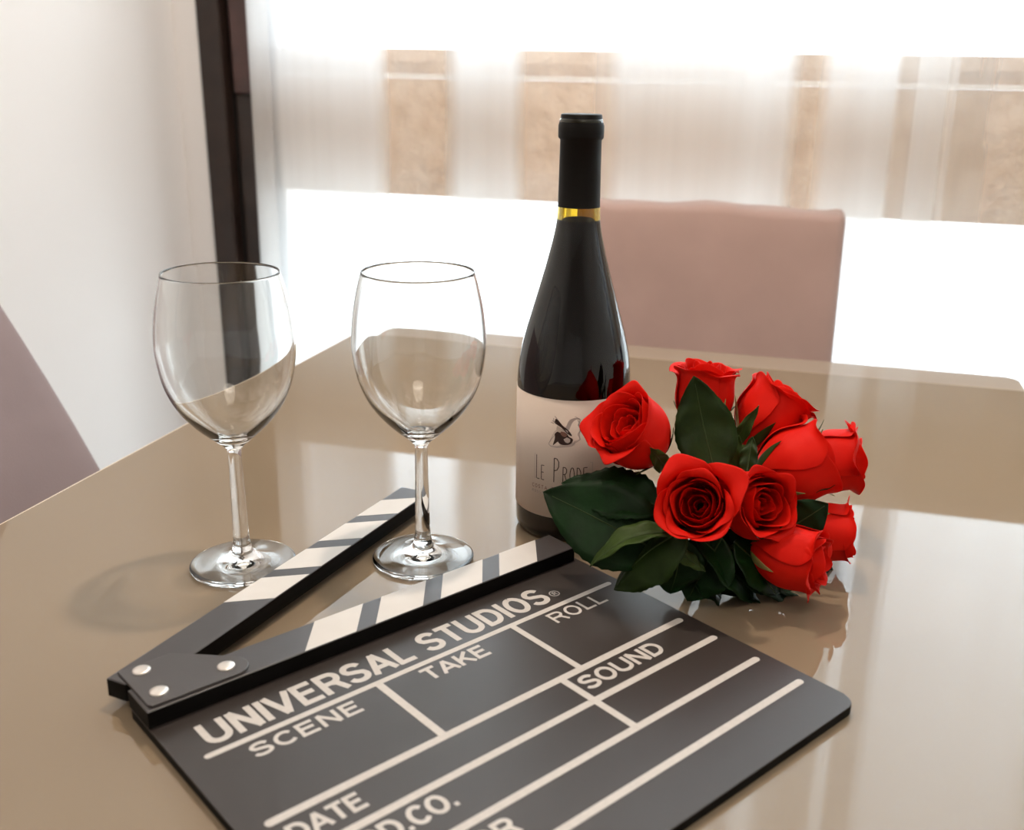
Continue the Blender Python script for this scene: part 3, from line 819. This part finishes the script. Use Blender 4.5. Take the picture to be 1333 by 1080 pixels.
ROSES = []
def rose(name_label, u, v, d, ax, R, L, openk, lipk, seed, spin=0.0, deep=1.0):
    """bloom centre at (u, v, d); ax = axis; R, L = radius and length of the bloom; openk 0 bud .. 1 open"""
    ctr = cam_pt(u, v, d)
    z = axis_vec(*ax)
    base = ctr - z * (L * 0.55)
    x, y = frame(z)
    mt = Matrix(((x.x, y.x, z.x, base.x), (x.y, y.y, z.y, base.y), (x.z, y.z, z.z, base.z), (0, 0, 0, 1)))
    e = empty('rose', mtx=mt)
    tag(e, name_label, 'rose', 'red roses of the bouquet')
    inv = mt.inverted()
    rnd = random.Random(seed)
    layers = [  # count, radius, height, top factor, lip, half angle
        (2, 0.20, 0.93, 0.75, 0.0, 100),
        (3, 0.36, 0.95, 0.80, 0.05, 78),
        (3, 0.53, 0.97, 0.84, 0.15, 76),
        (3, 0.70, 0.985, 0.86 + 0.10 * openk, 0.35 * lipk, 74),
        (4, 0.86, 1.00, 0.86 + 0.22 * openk, 0.80 * lipk, 62),
        (4, 1.00, 0.985, 0.84 + 0.34 * openk, 1.25 * lipk, 64)]
    k = 0
    layers = [(n, rr, hh * (1 - (1 - deep) * max(0, 1 - li / 3.5)), tp, lp, hf) for li, (n, rr, hh, tp, lp, hf) in enumerate(layers)]
    for li, (n, rr, hh, tp, lp, hf) in enumerate(layers):
        for i in range(n):
            th0 = spin + 2 * PI * i / n + li * 0.9 + rnd.uniform(-0.15, 0.15)
            vv, ff = petal_mesh(li, th0, math.radians(hf), R * rr * rnd.uniform(0.97, 1.03), L * hh * rnd.uniform(0.97, 1.02), tp * rnd.uniform(0.97, 1.03), lp * rnd.uniform(0.6, 1.35), seed * 100 + k)
            p = pydata('petal', vv, ff, M['petal'], e, True)
            so = p.modifiers.new('thickness', 'SOLIDIFY'); so.thickness = 0.00035; so.offset = 0
            sb = p.modifiers.new('smooth', 'SUBSURF'); sb.levels = 1; sb.render_levels = 1
            k += 1
    # receptacle and five sepals
    lathe('calyx', [(0.0001, -0.006), (0.0028, -0.0055), (0.0040, -0.003), (0.0048, 0.0), (0.0046, 0.003), (0.0001, 0.004)], M['stem'], e, 20)
    for i in range(5):
        a = spin + 2 * PI * i / 5 + rnd.uniform(-0.2, 0.2)
        ln = L * rnd.uniform(0.42, 0.62); out = rnd.uniform(-0.2, 1.0)
        vv, ff = [], []
        for q in range(7):
            t = q / 6
            w_ = 0.0042 * math.sin(PI * min(1, 0.25 + 0.75 * t)) * (1 - t * 0.3) + 0.0002
            prof = 0.16 + 0.84 * math.sin(PI / 2 * min(1, (t * ln / L) / 0.55)) ** 0.75
            r_ = R * prof + 0.0012 + max(0, out) * 0.012 * t ** 3
            z_ = t * ln - max(0, out) * 0.004 * t ** 3
            for s in (-1, 0, 1):
                aa = a + s * w_ / max(r_, 0.004)
                vv.append(((r_ - 0.0004 * abs(s)) * math.cos(aa), (r_ - 0.0004 * abs(s)) * math.sin(aa), z_))
        for q in range(6):
            for s in range(2):
                b = q * 3 + s
                ff.append((b, b + 1, b + 4, b + 3))
        sp = pydata('sepal', vv, ff, M['sepal'] if i % 2 else M['leaf_olive'], e, True)
        so = sp.modifiers.new('thickness', 'SOLIDIFY'); so.thickness = 0.0005
        sb = sp.modifiers.new('smooth', 'SUBSURF'); sb.levels = 1; sb.render_levels = 1
    # stem from the calyx to the tied point, then along the table
    off = Vector((math.cos(seed * 2.4), math.sin(seed * 2.4), 0.4 * math.sin(seed))) * 0.006
    p0 = base - z * 0.004
    p1 = base - z * 0.022
    pts = spline([p0, p1, BIND + off, TAIL + Vector((off.x, off.y * 2, abs(off.z)))], 8)
    pts = [Vector((p.x, p.y, max(p.z, T0 + 0.0025))) for p in pts]
    tube('stem', pts, 0.0019, M['stem'], e, 10, inv)
    ROSES.append((e, inv))
    return e

def leaf(owner, base, tip, width, nrm, bend, m, fold=0.25, serr=0.02, droop=0.0, name='leaf', curl=0.0, label=None):
    """base, tip: world points; nrm: world normal hint; bend: bulge of the midrib along the normal"""
    e, inv = ROSES[owner]
    d = tip - base; Ln = d.length; t_ = d.normalized()
    s_ = t_.cross(nrm).normalized(); n_ = s_.cross(t_)
    nt, ns = 26, 8
    vv, ff = [], []
    mid = []
    for a in range(nt + 1):
        t = a / nt
        w = width / 2 * (math.sin(PI * t ** 0.82) ** 0.85 if 0 < t < 1 else 0) + 0.0004 * (1 - t)
        c = base + d * t + n_ * (bend * math.sin(PI * t)) - Vector((0, 0, 1)) * droop * t * t
        mid.append(c + n_ * 0.0003)
        tooth = 1 + serr * (1 if a % 2 else -1)
        for b in range(ns + 1):
            s = -1 + 2 * b / ns
            ww = w * (tooth if abs(s) > 0.9 else 1)
            rip = 0.0011 * math.sin(t * 19 + abs(s) * 3.0) * abs(s)
            q = c + s_ * (s * ww * math.cos(fold)) + n_ * (abs(s) * ww * math.sin(fold) + rip - curl * (s * s) * w)
            vv.append(inv @ q)
    for a in range(nt):
        for b in range(ns):
            i = a * (ns + 1) + b
            ff.append((i, i + 1, i + ns + 2, i + ns + 1))
    o = pydata(name, vv, ff, m, e, True)
    so = o.modifiers.new('thickness', 'SOLIDIFY'); so.thickness = 0.0004; so.offset = 0
    tube('midrib', mid[:-2], lambda q: 0.0007 * (1 - 0.75 * q), M['vein'], o, 6, inv)
    if label: o['label'] = label
    return o

P = cam_pt
R1 = rose('red rose in front of the wine label, opening toward the bottle', 826, 564, .668, (-.55, .52, .62), 0.0232, 0.052, 0.10, 0.55, 1, 0.4, 0.75)
R2 = rose('upright red rosebud at the top of the bouquet, half behind a large leaf', 917, 512, .735, (.06, .98, .20), 0.0205, 0.054, 0.10, 0.8, 2, 1.3)
R3 = rose('orange-tinged red rosebud at the upper right of the bouquet, tilted away from the bottle', 1003, 539, .735, (.55, .78, .10), 0.0235, 0.054, 0.05, 0.8, 3, 0.2)
R4 = rose('red rose lying sideways, showing a broad smooth back petal, under the tilted upper rosebud', 1036, 605, .705, (.90, .30, .05), 0.0262, 0.054, 0.08, 0.7, 4, 2.1)
R5 = rose('ruffled red rose farthest to the side of the bouquet, behind the sideways rose', 1086, 600, .745, (.93, .05, .15), 0.0225, 0.046, 0.25, 1.1, 5, 0.9)
R6 = rose('wide open red rose facing the viewer with a deep dark centre', 909, 657, .635, (-.25, .15, .95), 0.0210, 0.044, 0.34, 0.8, 6, 2.4, 0.45)
R7 = rose('red rose facing the viewer with a tight spiral centre, next to the wide open one', 982, 655, .655, (.34, .05, .92), 0.0215, 0.048, 0.08, 0.6, 7, 0.5, 0.85)
R8 = rose('lowest red rose, lying on the table with its petals toward the viewer', 1031, 724, .655, (.82, -.15, .42), 0.0200, 0.052, 0.08, 0.8, 8, 1.9)
R9 = rose('small red rosebud between the lowest rose and a dark leaf', 1077, 692, .700, (.90, -.05, .25), 0.0200, 0.042, 0.10, 0.7, 9, 1.0)

tow = axis_vec(0, 0.15, 1)
# large upright leaf in the middle
leaf(1, P(932, 622, .662), P(903, 489, .668), 0.041, tow, -0.004, M['leaf_mid'], 0.16, 0.012)
# small leaves between the upper roses
leaf(2, P(938, 596, .690), P(988, 527, .672), 0.0115, axis_vec(.3, .3, 1), 0.002, M['leaf_olive'], 0.5, 0.02)
leaf(2, P(940, 622, .680), P(962, 566, .674), 0.016, axis_vec(.2, .1, 1), 0.001, M['leaf_olive'], 0.3, 0.02)
leaf(3, P(972, 622, .660), P(980, 568, .668), 0.012, axis_vec(-.5, .2, 1), 0.001, M['leaf_mid'], 0.3, 0.01)
# big dark leaves by the bottle
leaf(0, P(866, 662, .655), P(731, 629, .680), 0.042, axis_vec(.1, .62, .75), 0.003, M['leaf_dark'], 0.10, 0.04)
leaf(5, P(864, 722, .650), P(707, 640, .664), 0.056, axis_vec(-.1, .30, .95), 0.005, M['leaf_dark'], 0.12, 0.015)
# curled leaves in front
leaf(5, P(884, 694, .640), P(768, 738, .640), 0.020, axis_vec(-.2, .8, .5), 0.010, M['leaf_olive'], 0.35, 0.01)
leaf(5, P(893, 688, .632), P(800, 768, .655), 0.044, axis_vec(-.1, .75, .60), 0.006, M['leaf_mid'], -0.35, 0.015)
leaf(5, P(886, 700, .640), P(872, 772, .655), 0.034, axis_vec(.2, .25, 1), 0.004, M['leaf_dark'], 0.2, 0.01)
leaf(7, P(905, 695, .650), P(980, 785, .672), 0.040, axis_vec(.1, .75, .65), 0.004, M['leaf_dark'], 0.15, 0.015)
leaf(7, P(940, 700, .655), P(895, 782, .660), 0.040, axis_vec(-.1, .5, .8), 0.004, M['leaf_dark'], 0.15, 0.015)
leaf(7, P(870, 714, .636), P(918, 744, .638), 0.010, axis_vec(-.1, .6, .8), 0.002, M['leaf_olive'], 0.2, 0.01)
leaf(6, P(955, 705, .655), P(1015, 772, .672), 0.036, axis_vec(.2, .5, .8), 0.003, M['leaf_dark'], 0.15, 0.015)
leaf(6, P(925, 690, .665), P(965, 775, .680), 0.044, axis_vec(.0, .4, .9), 0.003, M['leaf_dark'], 0.15, 0.015)
leaf(8, P(930, 715, .670), P(1040, 782, .684), 0.040, axis_vec(.0, .8, .6), 0.002, M['leaf_dark'], 0.10, 0.015)
leaf(4, P(960, 680, .690), P(1085, 745, .715), 0.044, axis_vec(.0, .5, .8), 0.002, M['leaf_dark'], 0.10, 0.015)
leaf(0, P(850, 690, .670), P(775, 720, .675), 0.040, axis_vec(.0, .9, .4), 0.002, M['leaf_dark'], 0.10, 0.015)
leaf(8, P(925, 748, .672), P(1012, 792, .688), 0.030, axis_vec(.0, .9, .5), 0.003, M['leaf_dark'], 0.10, 0.015)  # this and the next two leaves are added to darken the shadowed gap
leaf(7, P(960, 745, .680), P(1062, 778, .705), 0.036, axis_vec(.0, .9, .4), 0.002, M['leaf_dark'], 0.10, 0.015)
leaf(6, P(880, 735, .665), P(948, 790, .676), 0.034, axis_vec(.0, .9, .5), 0.003, M['leaf_dark'], 0.10, 0.015)
# right-hand leaves
leaf(8, P(1022, 690, .680), P(1078, 655, .672), 0.028, axis_vec(.1, .1, 1), 0.002, M['leaf_dark'], 0.1, 0.01)
leaf(4, P(1030, 640, .695), P(1092, 629, .690), 0.010, axis_vec(0, .5, .8), 0.001, M['leaf_dark'], 0.3, 0.01)
leaf(0, P(868, 612, .675), P(846, 582, .640), 0.012, axis_vec(-.1, .1, 1), 0.001, M['leaf_olive'], 0.2, 0.01)
